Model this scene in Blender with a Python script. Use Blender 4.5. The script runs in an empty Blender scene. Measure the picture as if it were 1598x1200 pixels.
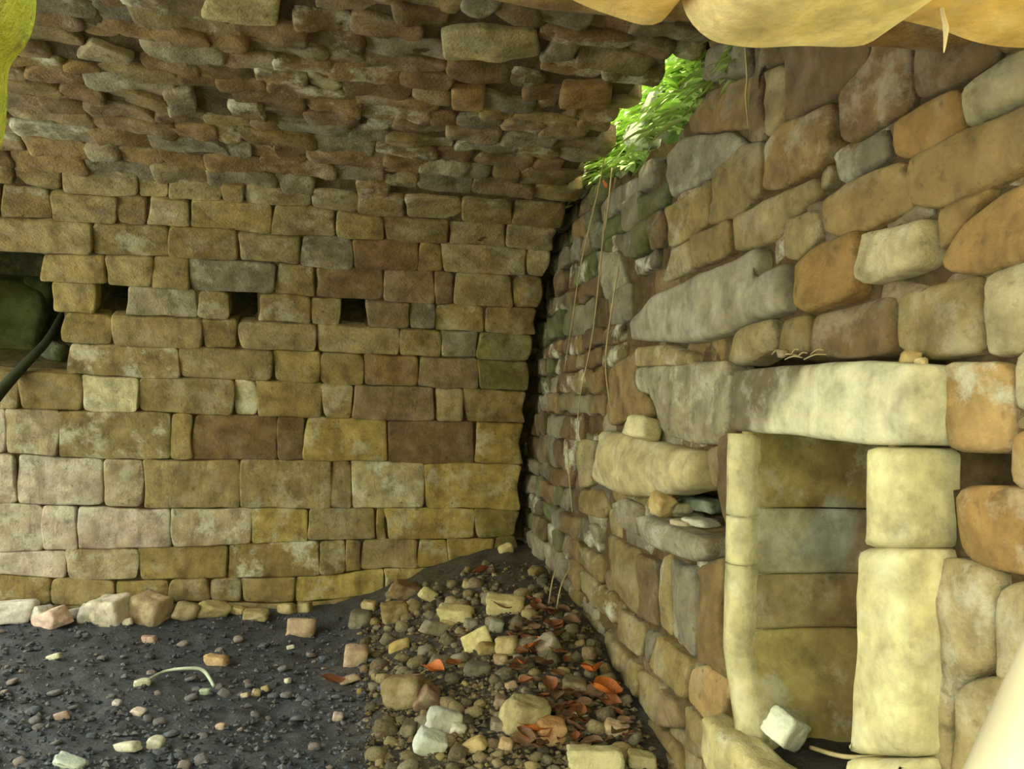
import bpy, math, random
import numpy as np
from mathutils import Vector, Matrix, noise
from mathutils.geometry import delaunay_2d_cdt

random.seed(7)
S = bpy.context.scene
COL = S.collection

# ------------------------------------------------------------------ camera
F_PX, CX, CY = 1200.0, 799.0, 600.0          # focal length and centre for a 1598 x 1200 picture
_Y = np.array([550 - CX, 627 - CY, F_PX]); _Y /= np.linalg.norm(_Y)
_X = np.array([1, .038, .2067]); _X -= _X.dot(_Y) * _Y; _X /= np.linalg.norm(_X)
_Z = np.cross(_X, _Y)
RW = np.array([_X, _Y, _Z])                   # world = RW @ camera(right, down, forward)
EYE = np.array([0.0, 0.0, 1.3])
cam_data = bpy.data.cameras.new('camera')
cam = bpy.data.objects.new('camera', cam_data)
COL.objects.link(cam)
right, down, fwd = RW[:, 0], RW[:, 1], RW[:, 2]
M = Matrix(((right[0], -down[0], -fwd[0], EYE[0]),
            (right[1], -down[1], -fwd[1], EYE[1]),
            (right[2], -down[2], -fwd[2], EYE[2]),
            (0, 0, 0, 1)))
cam.matrix_world = M
cam_data.sensor_fit = 'HORIZONTAL'
cam_data.sensor_width = 36
cam_data.lens = 36 * F_PX / 1598
cam_data.clip_start = 0.02
S.camera = cam

# ------------------------------------------------------------------ light
W = bpy.data.worlds.new('sky'); S.world = W
W.use_nodes = True
nt = W.node_tree
bg = nt.nodes['Background']
tc = nt.nodes.new('ShaderNodeTexCoord')
sep = nt.nodes.new('ShaderNodeSeparateXYZ')
def world_ramp(src, stops):
    r = nt.nodes.new('ShaderNodeValToRGB'); nt.links.new(src, r.inputs[0])
    for e, (p, c) in zip(r.color_ramp.elements, stops): e.position = p; e.color = c + (1,)
    return r.outputs[0]
nt.links.new(tc.outputs['Generated'], sep.inputs[0])
up_col = world_ramp(sep.outputs['Z'], [(0.0, (.50, .49, .21)), (0.75, (.90, 1.0, .86))])      # trees, then open sky
neg = nt.nodes.new('ShaderNodeMath'); neg.operation = 'MULTIPLY'; neg.inputs[1].default_value = -1
nt.links.new(sep.outputs['X'], neg.inputs[0])
side = world_ramp(neg.outputs[0], [(0.45, (0, 0, 0)), (0.85, (1, 1, 1))])                        # the clearing on the left
wmx = nt.nodes.new('ShaderNodeMix'); wmx.data_type = 'RGBA'
nt.links.new(side, wmx.inputs[0]); nt.links.new(up_col, wmx.inputs[6]); wmx.inputs[7].default_value = (1.5, 1.58, 1.32, 1)
nt.links.new(wmx.outputs[2], bg.inputs[0])
bg.inputs[1].default_value = 5.0
sun_d = bpy.data.lights.new('sun', 'SUN')
sun_d.energy = 9.0; sun_d.angle = math.radians(8); sun_d.color = (1, .93, .72)
sun = bpy.data.objects.new('sun', sun_d); COL.objects.link(sun)
sun.rotation_euler = Vector((-.12, -.36, .92)).to_track_quat('Z', 'Y').to_euler()
S.view_settings.view_transform = 'Standard'
S.view_settings.look = 'None'
S.view_settings.gamma = 1
S.view_settings.use_curve_mapping = False
S.view_settings.exposure = -0.03

# ------------------------------------------------------------------ helpers
def ray(x, y):
    return RW @ np.array([x - CX, y - CY, F_PX])

def at_x(px, py, X):                 # pixel -> point on the plane X = const
    d = ray(px, py); t = X / d[0]
    return EYE + d * t

def at_y(px, py, Y):
    d = ray(px, py); t = Y / d[1]
    return EYE + d * t

def lin(r, g, b):
    f = lambda c: (c / 255) / 12.92 if c <= 10 else (((c / 255) + .055) / 1.055) ** 2.4
    return (f(r), f(g), f(b))

def fbm(p, k, o=4):
    return noise.fractal(Vector(p) * k, 1.0, 2.1, o)

def tag(o, label=None, cat=None, group=None, kind=None):
    if label: o['label'] = label
    if cat: o['category'] = cat
    if group: o['group'] = group
    if kind: o['kind'] = kind
    return o

class MB:
    """collects faces with a tint per vertex, builds one mesh object"""
    def __init__(s):
        s.v = []; s.f = []; s.c = []
    def add(s, verts, faces, col):
        b = len(s.v)
        s.v += [tuple(p) for p in verts]
        s.f += [tuple(i + b for i in f) for f in faces]
        if isinstance(col, list): s.c += col
        else: s.c += [col] * len(verts)
    def mesh(s, name, mat, smooth=True):
        me = bpy.data.meshes.new(name)
        me.from_pydata(s.v, [], s.f)
        a = me.color_attributes.new('tint', 'FLOAT_COLOR', 'POINT')
        flat = np.array([(c[0], c[1], c[2], c[3] if len(c) > 3 else .3) for c in s.c], dtype=np.float32).ravel()
        a.data.foreach_set('color', flat)
        if smooth: me.polygons.foreach_set('use_smooth', [True] * len(me.polygons))
        me.materials.append(mat)
        me.update()
        return me
    def build(s, name, mat, parent=None, smooth=True):
        o = bpy.data.objects.new(name, s.mesh(name, mat, smooth)); COL.objects.link(o)
        if parent: o.parent = parent
        return o

def empty(name, loc=(0, 0, 0)):
    o = bpy.data.objects.new(name, None); COL.objects.link(o); o.location = loc
    o.empty_display_size = .1
    return o

# ------------------------------------------------------------------ materials
def N(t, kind, **kw):
    n = t.nodes.new(kind)
    for k, v in kw.items(): setattr(n, k, v)
    return n

def mat_base(name, rough=.92):
    m = bpy.data.materials.new(name); m.use_nodes = True
    t = m.node_tree; b = t.nodes['Principled BSDF']
    b.inputs['Roughness'].default_value = rough
    b.inputs['Specular IOR Level'].default_value = .25
    return m, t, b

def stone_material(name, lichen=(.60, .57, .42), stain=(.22, .135, .05), stain_f=.5, bump=.55, streak=.35, coarse=1.0, spots=.6):
    m, t, b = mat_base(name)
    L = t.links.new
    at = N(t, 'ShaderNodeAttribute'); at.attribute_name = 'tint'
    tex = N(t, 'ShaderNodeTexCoord')
    def noi(scale, detail=6, rough=.6, vec=None):
        n = N(t, 'ShaderNodeTexNoise'); n.inputs['Scale'].default_value = scale
        n.inputs['Detail'].default_value = detail; n.inputs['Roughness'].default_value = rough
        L(vec if vec else tex.outputs['Object'], n.inputs['Vector']); return n.outputs['Fac']
    def ramp(src, a, bb):
        r = N(t, 'ShaderNodeMapRange'); L(src, r.inputs[0])
        r.inputs[1].default_value, r.inputs[2].default_value = a, bb; return r.outputs[0]
    def mix(mode, fac, c1, c2):
        x = N(t, 'ShaderNodeMix', data_type='RGBA', blend_type=mode)
        if isinstance(fac, float): x.inputs[0].default_value = fac
        else: L(fac, x.inputs[0])
        for i, c in ((6, c1), (7, c2)):
            if isinstance(c, tuple): x.inputs[i].default_value = c + (1,)
            else: L(c, x.inputs[i])
        return x.outputs[2]
    def mul(a, k):
        x = N(t, 'ShaderNodeMath', operation='MULTIPLY'); L(a, x.inputs[0])
        if isinstance(k, float): x.inputs[1].default_value = k
        else: L(k, x.inputs[1])
        return x.outputs[0]
    col = at.outputs['Color']
    col = mix('MIX', mul(ramp(noi(3.1 * coarse, 5), .46, .72), stain_f), col, stain)
    # mineral mottling
    mot = N(t, 'ShaderNodeMapRange'); L(noi(11 * coarse, 8, .65), mot.inputs[0])
    mot.inputs[1].default_value, mot.inputs[2].default_value = .25, .75
    mot.inputs[3].default_value, mot.inputs[4].default_value = .42, 1.42
    comb = N(t, 'ShaderNodeCombineColor')
    for i in range(3): L(mot.outputs[0], comb.inputs[i])
    col = mix('MULTIPLY', 1.0, col, comb.outputs[0])
    # run-down streaks
    mp = N(t, 'ShaderNodeMapping'); L(tex.outputs['Object'], mp.inputs[0]); mp.inputs['Scale'].default_value = (16, 16, 1.6)
    st = ramp(noi(1.0, 4, .6, mp.outputs[0]), .52, .72)
    col = mix('MIX', mul(st, streak), col, (.075, .055, .02))
    # pale lichen and lime bloom, amount per stone in the tint's alpha
    li = ramp(noi(7.0 * coarse, 7, .7), .50, .62)
    col = mix('MIX', mul(mul(li, at.outputs['Alpha']), .9), col, lichen)
    # dark specks
    sp = ramp(noi(30 * coarse, 4, .6), .60, .74)
    col = mix('MIX', mul(sp, spots), col, (.07, .05, .02))
    L(col, b.inputs['Base Color'])
    bp = N(t, 'ShaderNodeBump'); bp.inputs['Strength'].default_value = bump; bp.inputs['Distance'].default_value = .02
    add = N(t, 'ShaderNodeMath', operation='ADD')
    L(noi(17 * coarse, 8, .72), add.inputs[0]); L(mul(noi(90, 4, .6), .35), add.inputs[1])
    L(add.outputs[0], bp.inputs['Height']); L(bp.outputs[0], b.inputs['Normal'])
    return m

M_ASHLAR = stone_material('weathered_ashlar', stain_f=.6, streak=.5, bump=.8)
M_RUBBLE = stone_material('rubble_stone', stain_f=.4, bump=.8, streak=.3)
M_DRESSED = stone_material('dressed_stone', stain_f=.22, bump=.35, streak=.22, spots=.25)
M_MOSSY = stone_material('mossy_stone', lichen=(.32, .35, .07), stain=(.16, .19, .03), stain_f=.8, bump=1.0, streak=.2)
M_DAMP = stone_material('damp_mossy_stone', lichen=(.20, .22, .11), stain=(.09, .12, .04), stain_f=.7, bump=.9, streak=.2)
M_LOOSE = stone_material('loose_stone', stain_f=.25, bump=.6, streak=0.1, spots=.35)
M_MORTAR = stone_material('earth_mortar', lichen=(.22, .17, .08), stain=(.10, .06, .02), bump=1.0, coarse=2.0)
M_EARTH = stone_material('damp_earth', lichen=(.14, .13, .12), stain=(.018, .018, .02), stain_f=.9, bump=1.0, streak=.0, coarse=2.2)
_b = M_EARTH.node_tree.nodes['Principled BSDF']; _b.inputs['Roughness'].default_value = .5; _b.inputs['Specular IOR Level'].default_value = .5   # damp

def plain(name, col, rough=.7, var=.25, scale=20, sub=0):
    m, t, b = mat_base(name, rough)
    n = N(t, 'ShaderNodeTexNoise'); n.inputs['Scale'].default_value = scale; n.inputs['Detail'].default_value = 5
    tx = N(t, 'ShaderNodeTexCoord'); t.links.new(tx.outputs['Object'], n.inputs['Vector'])
    r = N(t, 'ShaderNodeValToRGB'); t.links.new(n.outputs['Fac'], r.inputs[0])
    r.color_ramp.elements[0].position = .3; r.color_ramp.elements[1].position = .7
    r.color_ramp.elements[0].color = tuple(c * (1 - var) for c in col) + (1,)
    r.color_ramp.elements[1].color = tuple(min(1, c * (1 + var)) for c in col) + (1,)
    t.links.new(r.outputs[0], b.inputs['Base Color'])
    return m

# ------------------------------------------------------------------ vault surface
PROF = [(4.79, -.5), (4.775, .0), (4.765, .4), (4.75, .75), (4.70, 1.05), (4.62, 1.36), (4.48, 1.68), (4.30, 1.97), (4.04, 2.21),
        (3.68, 2.37), (3.3, 2.445), (2.95, 2.49), (2.62, 2.53), (2.3, 2.555), (1.9, 2.555), (1.5, 2.50), (1.2, 2.42), (.95, 2.32)]
def catmull(P, n=10):
    P = [np.array(p) for p in P]; out = []
    for i in range(len(P) - 1):
        p0, p1, p2, p3 = P[max(i - 1, 0)], P[i], P[i + 1], P[min(i + 2, len(P) - 1)]
        for k in range(n):
            t = k / n
            out.append(.5 * ((2 * p1) + (-p0 + p2) * t + (2 * p0 - 5 * p1 + 4 * p2 - p3) * t * t + (-p0 + 3 * p1 - 3 * p2 + p3) * t ** 3))
    out.append(P[-1]); return np.array(out)
PC = catmull(PROF)
PS = np.concatenate([[0], np.cumsum(np.linalg.norm(np.diff(PC, axis=0), axis=1))])
SMAX = PS[-1]

def vault(u, s):
    """(X, arc length) -> point and inward normal"""
    y = np.interp(s, PS, PC[:, 0]); z = np.interp(s, PS, PC[:, 1])
    e = .03
    y1, y0 = np.interp(s + e, PS, PC[:, 0]), np.interp(s - e, PS, PC[:, 0])
    z1, z0 = np.interp(s + e, PS, PC[:, 1]), np.interp(s - e, PS, PC[:, 1])
    ty, tz = y1 - y0, z1 - z0
    l = math.hypot(ty, tz) or 1
    if s > SMAX - e or s < e: pass
    return np.array([u, y, z]), np.array([0, -tz / l, ty / l])

def pix_vault(px, py):
    d = ray(px, py)
    best = None
    q = (PC[:, 1] - EYE[2]) * d[1] - PC[:, 0] * d[2]
    for i in range(len(q) - 1):
        if q[i] * q[i + 1] <= 0 and q[i] != q[i + 1]:
            k = q[i] / (q[i] - q[i + 1])
            y = PC[i, 0] + k * (PC[i + 1, 0] - PC[i, 0])
            if d[1] > 0:
                t = y / d[1]
                if best is None or t < best[0]: best = (t, PS[i] + k * (PS[i + 1] - PS[i]))
    t, s = best
    return (d[0] * t, s)

XR = 1.12
def endwall(a, z):
    """(Y, Z) -> point on the end wall, normal into the room"""
    return np.array([XR, a, z]), np.array([-1.0, 0, 0])
def pix_end(px, py, X=XR):
    p = at_x(px, py, X); return (p[1], p[2])

# ------------------------------------------------------------------ stones of a wall
def inside(p, poly):
    x, y = p; r = False; j = len(poly) - 1
    for i in range(len(poly)):
        xi, yi = poly[i]; xj, yj = poly[j]
        if (yi > y) != (yj > y) and x < (xj - xi) * (y - yi) / (yj - yi) + xi: r = not r
        j = i
    return r

def outline(poly, step, smooth=2, jit=.004, seed=0):
    pts = []
    n = len(poly)
    for i in range(n):
        a, b = np.array(poly[i]), np.array(poly[(i + 1) % n])
        k = max(2, int(np.linalg.norm(b - a) / step))
        for j in range(k): pts.append(a + (b - a) * j / k)
    P = np.array(pts)
    for _ in range(smooth): P = .5 * P + .25 * (np.roll(P, 1, 0) + np.roll(P, -1, 0))
    if jit:
        for i in range(len(P)):
            v = noise.noise_vector(Vector((P[i][0] * 9, P[i][1] * 9, seed * 3.7)))
            P[i] += np.array([v.x, v.y]) * jit
    return P

def area2(P):
    x, y = P[:, 0], P[:, 1]
    return np.sum(x * np.roll(y, -1) - np.roll(x, -1) * y)

def stone(mb, poly, surf, col, gap=.007, proud=0., depth=.085, rough=.012, bulge=.008, edge=.010, step=.024, smooth=1, jit=.004, seed=None, tilt=.006):
    if seed is None: seed = random.random() * 100
    P = outline(poly, step, smooth, jit, seed)
    if area2(P) < 0: P = P[::-1].copy()
    tan = np.roll(P, -1, 0) - np.roll(P, 1, 0)
    ln = np.maximum(np.linalg.norm(tan, axis=1, keepdims=True), 1e-6)
    nin = np.stack([-tan[:, 1], tan[:, 0]], 1) / ln
    c = P.mean(0)
    size = np.ptp(P, 0)
    e = min(edge, .18 * size.min())
    tx, ty = random.uniform(-tilt, tilt), random.uniform(-tilt, tilt)
    G = P + nin * gap
    rings = [(G, -depth), (G, -e * 1.3), (G + nin * e * .25, -e * .55), (G + nin * e * .8, -e * .12)]
    inner = G + nin * e * 1.3
    for _ in range(5): inner = .5 * inner + .25 * (np.roll(inner, 1, 0) + np.roll(inner, -1, 0))
    rings.append((inner, 0))
    n = len(P); verts = []; faces = []
    def lift(q, h, k):
        p0, nn = surf(q[0], q[1])
        hh = proud + h
        if k > 0:
            hh += rough * (1 if k > 2 else .5) * noise.fractal(Vector((p0[0] * 6 + seed, p0[1] * 6, p0[2] * 6 + seed)), 1.0, 2.1, 5)
            hh += tx * (q[0] - c[0]) / max(size[0], .01) * 2 + ty * (q[1] - c[1]) / max(size[1], .01) * 2
        return p0 + nn * hh
    for k, (R, h) in enumerate(rings):
        for q in R: verts.append(lift(q, h, k))
    for k in range(len(rings) - 1):
        for i in range(n):
            j = (i + 1) % n
            faces.append((k * n + i, k * n + j, (k + 1) * n + j, (k + 1) * n + i))
    lo, hi = inner.min(0), inner.max(0)
    gs = max(step, min(size) / 8)
    pts = [Vector(q) for q in inner]
    poly_in = [tuple(q) for q in inner]
    row = 0; v = lo[1] + gs * .5
    while v < hi[1]:
        u = lo[0] + gs * (.5 if row % 2 else 0)
        while u < hi[0]:
            if inside((u, v), poly_in) and np.min(np.hypot(inner[:, 0] - u, inner[:, 1] - v)) > gs * .55: pts.append(Vector((u, v)))
            u += gs
        v += gs * .87; row += 1
    cv, ce, cf, ov, oe, of = delaunay_2d_cdt(pts, [], [list(range(n))], 1, 1e-6)
    base = (len(rings) - 1) * n; mp = {}
    for k, q in enumerate(cv):
        src = [o for o in ov[k] if o < n]
        if src: mp[k] = base + src[0]
        else:
            d = float(np.min(np.hypot(inner[:, 0] - q[0], inner[:, 1] - q[1])))
            mp[k] = len(verts); verts.append(lift((q[0], q[1]), bulge * (1 - math.exp(-d / .03)), 5))
    faces += [tuple(mp[a] for a in f) for f in cf]
    pc, nn = surf(c[0], c[1])
    f = faces[-1]; a, b, d = (np.array(verts[x]) for x in f[:3])
    if np.dot(np.cross(b - a, d - a), nn) < 0: faces = [q[::-1] for q in faces]
    mb.add(verts, faces, col)

TAN = [(150, 133, 90), (156, 138, 94), (144, 126, 82), (158, 142, 100), (140, 120, 74), (150, 130, 80)]
BROWN = [(132, 106, 70), (140, 114, 72), (124, 102, 68), (146, 120, 80), (118, 98, 66), (146, 126, 92)]
ORANGE = [(168, 132, 76), (176, 140, 84), (160, 126, 72), (178, 146, 92), (164, 136, 86)]
GREYT = [(150, 140, 114), (140, 130, 106), (158, 148, 118), (132, 121, 96)]
PALE = [(196, 184, 140), (186, 172, 128), (204, 194, 152)]
def tint(pal, lich=.3, f=None):
    c = random.choice(pal); k = f or random.uniform(.88, 1.10)
    r, g, b = lin(*c)
    return (r * k, g * k, b * k, lich)

def interp_poly(pts):
    xs = [p[0] for p in pts]; ys = [p[1] for p in pts]
    def f(x):
        if x < xs[0]:
            return ys[0] + (ys[1] - ys[0]) / (xs[1] - xs[0]) * .6 * (x - xs[0])
        if x > xs[-1]:
            return ys[-1] + (ys[-1] - ys[-2]) / (xs[-1] - xs[-2]) * .8 * (x - xs[-1])
        return float(np.interp(x, xs, ys))
    return f

# ------------------------------------------------------------------ WALL BACK: the vaulted side wall, course by course
BZ = interp_poly([(0, 341), (128, 348), (297, 355), (426, 368), (540, 373), (645, 378), (760, 385), (850, 392)])
BY = interp_poly([(0, 287), (98, 301), (294, 312), (375, 316), (507, 328), (635, 341), (760, 350), (870, 357)])
BX = interp_poly([(0, 252), (95, 260), (216, 274), (338, 285), (507, 298), (640, 305), (760, 312), (900, 320)])
BA = interp_poly([(0, 393), (64, 397), (294, 402), (432, 412), (540, 419), (700, 425), (850, 432)])
BB = interp_poly([(0, 438), (78, 441), (189, 446), (304, 453), (429, 459), (572, 469), (676, 475), (832, 481)])
BC = interp_poly([(0, 484), (95, 487), (176, 493), (311, 498), (440, 504), (622, 514), (757, 519), (828, 523)])
BD = interp_poly([(0, 533), (105, 536), (277, 542), (429, 547), (568, 552), (653, 557), (744, 561), (825, 565)])
BE = interp_poly([(0, 579), (111, 584), (216, 590), (358, 592), (426, 595), (568, 601), (724, 606), (815, 610)])
BF = interp_poly([(0, 637), (91, 640), (263, 645), (436, 650), (551, 654), (724, 659), (815, 661)])
BG = interp_poly([(0, 708), (91, 713), (270, 718), (473, 718), (551, 719), (676, 724), (808, 725)])
BH = interp_poly([(0, 787), (160, 790), (270, 795), (393, 793), (600, 793), (745, 793), (815, 795)])
BI = interp_poly([(0, 862), (64, 859), (216, 856), (392, 849), (540, 842), (643, 842), (778, 839), (815, 838)])
BJ = interp_poly([(0, 897), (101, 903), (209, 906), (358, 902), (459, 902), (540, 894), (599, 887), (737, 886), (815, 880)])
BK = interp_poly([(0, 945), (265, 940), (460, 940), (595, 928), (720, 915), (815, 910)])
BL = interp_poly([(0, 1000), (265, 995), (460, 995), (595, 985), (815, 960)])
# upper boundary, lower boundary, x of the joints (edge px of the vault's end last); None marks an open hole
ROWS = [
    (BX, BY, [-260, -90, 20, 96, 216, 262, 345, 382, 486, 560, 632, 720, 800, 898], {}),
    (BY, BZ, [-240, -120, 0, 80, 182, 230, 297, 425, 524, 600, 700, 790, 872], {}),
    (BZ, BA, [-260, -130, -20, 145, 264, 372, 470, 551, 653, 690, 822, 860], {6: 'g', 7: 'd'}),
    (BA, BB, [64, 165, 238, 296, 431, 492, 600, 678, 709, 800, 848], {5: 'b', 6: 'b', 7: 'b', 4: 't', 3: 'p'}),
    (BB, BC, [82, 149, 197, 306, 358, 402, 486, 531, 572, 640, 680, 757, 840], {1: None, 4: None, 7: None, 2: 'p', 9: 'g', 8: 'd'}),
    (BC, BD, [98, 174, 316, 372, 495, 624, 688, 746, 834], {6: 'g', 7: 'm'}),
    (BD, BE, [106, 279, 426, 500, 568, 653, 746, 829], {0: 'l', 4: 'b', 5: 'b', 6: 'm'}),
    (BE, BF, [-160, -60, 30, 128, 216, 365, 400, 503, 550, 678, 725, 823], {3: 'w', 5: 'w', 8: 'd'}),
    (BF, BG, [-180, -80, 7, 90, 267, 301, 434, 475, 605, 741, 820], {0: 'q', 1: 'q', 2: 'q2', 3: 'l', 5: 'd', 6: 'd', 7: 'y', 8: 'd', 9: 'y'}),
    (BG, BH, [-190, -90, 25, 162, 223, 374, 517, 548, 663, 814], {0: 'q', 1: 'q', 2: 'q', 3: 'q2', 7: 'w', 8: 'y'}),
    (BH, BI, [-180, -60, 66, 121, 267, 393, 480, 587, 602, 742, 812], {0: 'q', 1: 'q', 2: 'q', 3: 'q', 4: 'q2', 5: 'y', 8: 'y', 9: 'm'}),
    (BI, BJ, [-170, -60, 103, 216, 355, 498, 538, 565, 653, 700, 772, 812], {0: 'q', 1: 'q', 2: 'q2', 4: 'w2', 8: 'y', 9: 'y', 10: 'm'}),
    (BJ, BK, [-190, -60, 80, 180, 263, 328, 377, 461, 599, 720, 812], {7: 'y', 8: 'y'}),
    (BK, BL, [-190, -60, 80, 180, 263, 350, 461, 599, 720, 812], {}),
]
def rowtint(code):
    if code == 'q': return tint([(186, 172, 150), (192, 176, 156)], .8, 1.0)  # pale lavender haze of the lower left, painted into the stone colour
    if code == 'q2': return tint([(172, 156, 124)], .7, 1.0)  # weaker step of the same painted haze
    if code == 'w': return tint(PALE, 1.0)
    if code == 'w2': return tint(TAN, .95)
    if code == 'l': return tint(TAN, .75)
    if code == 'p': return tint(GREYT, .45)
    if code == 'g': return tint(GREYT, .4, .9)
    if code == 'd': return tint(BROWN, .1, .92)
    if code == 'b': return tint(BROWN, .1, 1.02)
    if code == 'y': return tint([(172, 150, 84), (166, 142, 76)], .5)
    if code == 'm': return tint([(132, 118, 62), (122, 112, 62)], .2)
    if code == 't': return tint(TAN, .3)
    return tint(TAN, random.choice([.15, .25, .45]))

back = MB()
holes = []                                     # openings of the back wall in (u, s)
ulast = 1.05
for up, lo, J, sp in ROWS:
    for k in range(len(J) - 1):
        a, b = J[k], J[k + 1]
        code = sp.get(k, '')
        sk = random.uniform(-4, 4)
        r_ = lambda q=1.6: random.uniform(-q, q)
        m1, m2 = a + (b - a) * random.uniform(.3, .7), a + (b - a) * random.uniform(.3, .7)
        pts = [(a + sk, up(a) + r_()), (m1, up(m1) + r_()), (b - sk * .5, up(b) + r_()), (b + r_(2.5), (up(b) + lo(b)) / 2), (b + sk * .5, lo(b) + r_()), (m2, lo(m2) + r_()), (a - sk, lo(a) + r_()), (a + r_(2.5), (up(a) + lo(a)) / 2)]
        q = [pix_vault(*p) for p in pts]
        q = [(min(u, ulast + .02 * math.sin(s * 23)), s) for u, s in q]
        if code is None:
            holes.append(q); continue
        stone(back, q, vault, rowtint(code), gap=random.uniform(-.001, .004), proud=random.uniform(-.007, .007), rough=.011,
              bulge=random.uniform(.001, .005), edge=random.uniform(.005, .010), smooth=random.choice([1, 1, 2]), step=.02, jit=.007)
# the window-like recess at the left
WIN = [pix_vault(*p) for p in [(-170, 388), (60, 395), (80, 441), (94, 486), (104, 535), (110, 580), (-170, 575)]]
holes.append(WIN)

# rough rubble of the upper vault, and the courses left of the frame
special = [([(685, 47), (745, 40), (842, 48), (846, 88), (760, 93), (690, 88)], tint([(186, 172, 120)], .2)),
           ([(318, -8), (442, -6), (436, 42), (370, 36), (308, 22)], tint([(182, 170, 120)], .3)),
           ([(140, 60), (215, 85), (205, 105), (112, 85)], tint(GREYT, .5)),
           ([(250, 140), (302, 135), (312, 175), (262, 180)], tint(GREYT, .6)),
           ([(700, 135), (762, 138), (758, 172), (702, 170)], tint([(166, 132, 80)], .2)),
           ([(875, 130), (960, 128), (955, 170), (868, 165)], tint([(156, 120, 68)], .1))]
spec_us = []
for poly, c in special:
    q = [pix_vault(*p) for p in poly]; spec_us.append(q)
    stone(back, q, vault, c, proud=.015, rough=.012)
s_top_left = pix_vault(100, BX(100))[1]
def jitcells(s0, s1, u0, u1, hr, wr, sl=0.):
    s = s0
    while s < s1:
        h = random.uniform(*hr); u = u0 - random.random() * .2
        while u < u1:
            w = random.uniform(*wr)
            j = lambda a: random.uniform(-a, a)
            a = .16 * h
            yield [(u + j(a), s + j(a)), (u + w / 2, s + j(a)), (u + w + j(a), s + j(a)), (u + w + j(a), s + h + j(a)), (u + w / 2, s + h + j(a)), (u + j(a), s + h + j(a))]
            u += w
        s += h
def samples(q):
    q = np.array(q); c = q.mean(0)
    return [tuple(c)] + [tuple(c + (p - c) * .8) for p in q]
s_x = lambda u: np.interp(u, [-2.2, -1.5, -.7, 0, .6, 1.0], [pix_vault(p, BX(p))[1] for p in (0, 150, 400, 560, 720, 850)])
S_TOP = pix_vault(1062, 84)[1]
def umax(s):
    """where the vault's torn end stands: at the end wall near the camera and at the top, short of it at the breach"""
    return 1.075 + .025 * math.sin(s * 19) + (.10 if s > S_TOP else 0)
for q in jitcells(2.15, SMAX - .05, -2.5, 1.12, (.075, .135), (.10, .33)):
    c = np.array(q).mean(0)
    if c[1] < s_x(c[0]) + .022: continue
    if any(inside(tuple(c + (np.array(p) - c) * .45), w) for p in samples(q) for w in spec_us): continue
    if c[0] > umax(c[1]) - .02: continue
    um = umax(c[1])
    q = [(min(u, um), s) for u, s in q]
    pal = random.choice([BROWN, BROWN, BROWN, BROWN, TAN, GREYT])
    stone(back, q, vault, tint(pal, random.choice([.0, .1, .2, .3, .8]), random.uniform(.74, 1.06)), gap=random.uniform(-.011, -.004), proud=random.uniform(-.005, .005),
          rough=.020, bulge=.002, edge=.009, step=.024, smooth=1, jit=.012, tilt=.006)
for q in jitcells(.2, 2.6, -2.5, -2.2, (.18, .26), (.25, .55)):
    c = np.array(q).mean(0)
    if c[0] > -2.45 or (c[1] > s_x(-2.2)): continue
    stone(back, q, vault, tint(TAN, .3), rough=.012)
wall_back = back.build('wall_back', M_ASHLAR); tag(wall_back, kind='structure')

# earth and mortar core behind the facing, with the put-log holes and the recess sunk into it
def core(name, surf, us, vs, depth_at, back_t, mat, col, keep=lambda u, v: True, parent=None):
    mb = MB(); idx = {}; V = []; Fc = []
    for i, u in enumerate(us):
        for j, v in enumerate(vs):
            p, n = surf(u, v); d = depth_at(u, v)
            V.append(p - n * (d + .012 * fbm(p, 9)))
    m = len(vs)
    for i in range(len(us) - 1):
        for j in range(m - 1):
            if keep((us[i] + us[i + 1]) / 2, (vs[j] + vs[j + 1]) / 2):
                Fc.append((i * m + j, (i + 1) * m + j, (i + 1) * m + j + 1, i * m + j + 1))
    off = len(V)
    for i, u in enumerate(us):
        for j, v in enumerate(vs):
            p, n = surf(u, v); V.append(p - n * (back_t(u, v) if callable(back_t) else back_t))
    base = list(Fc)
    for f in base: Fc.append(tuple(k + off for k in f[::-1]))
    from collections import Counter
    E = Counter()
    for f in base:
        for a, b in zip(f, f[1:] + f[:1]): E[(a, b)] += 1
    for (a, b) in list(E):
        if (b, a) not in E: Fc.append((b, a, a + off, b + off))
    if callable(col): col = [col(u, v) for u in us for v in vs] * 2
    mb.add(V, Fc, col)
    return mb.build(name, mat, parent)
win_in = WIN
def vdepth(u, s):
    for k, h in enumerate(holes):
        if inside((u, s), h): return .62 if h is WIN else .30
    if u > 1.0 and s < 4.55: return .22 + .05 * math.sin(s * 31)
    return .03 if s < 2.3 else .016
us = list(np.arange(-2.45, 1.0, .032)) + [1.0, 1.01, 1.08, 1.16]
vs = list(np.arange(.05, SMAX, .032))
S_BREACH = (pix_vault(905, 312)[1], pix_vault(1062, 84)[1])
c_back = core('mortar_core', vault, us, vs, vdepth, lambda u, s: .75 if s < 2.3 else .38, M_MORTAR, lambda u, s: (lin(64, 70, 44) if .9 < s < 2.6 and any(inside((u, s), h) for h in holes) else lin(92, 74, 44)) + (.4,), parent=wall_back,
              keep=lambda u, s: not (u > 1.0 and S_BREACH[0] < s < S_BREACH[1]))

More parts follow.
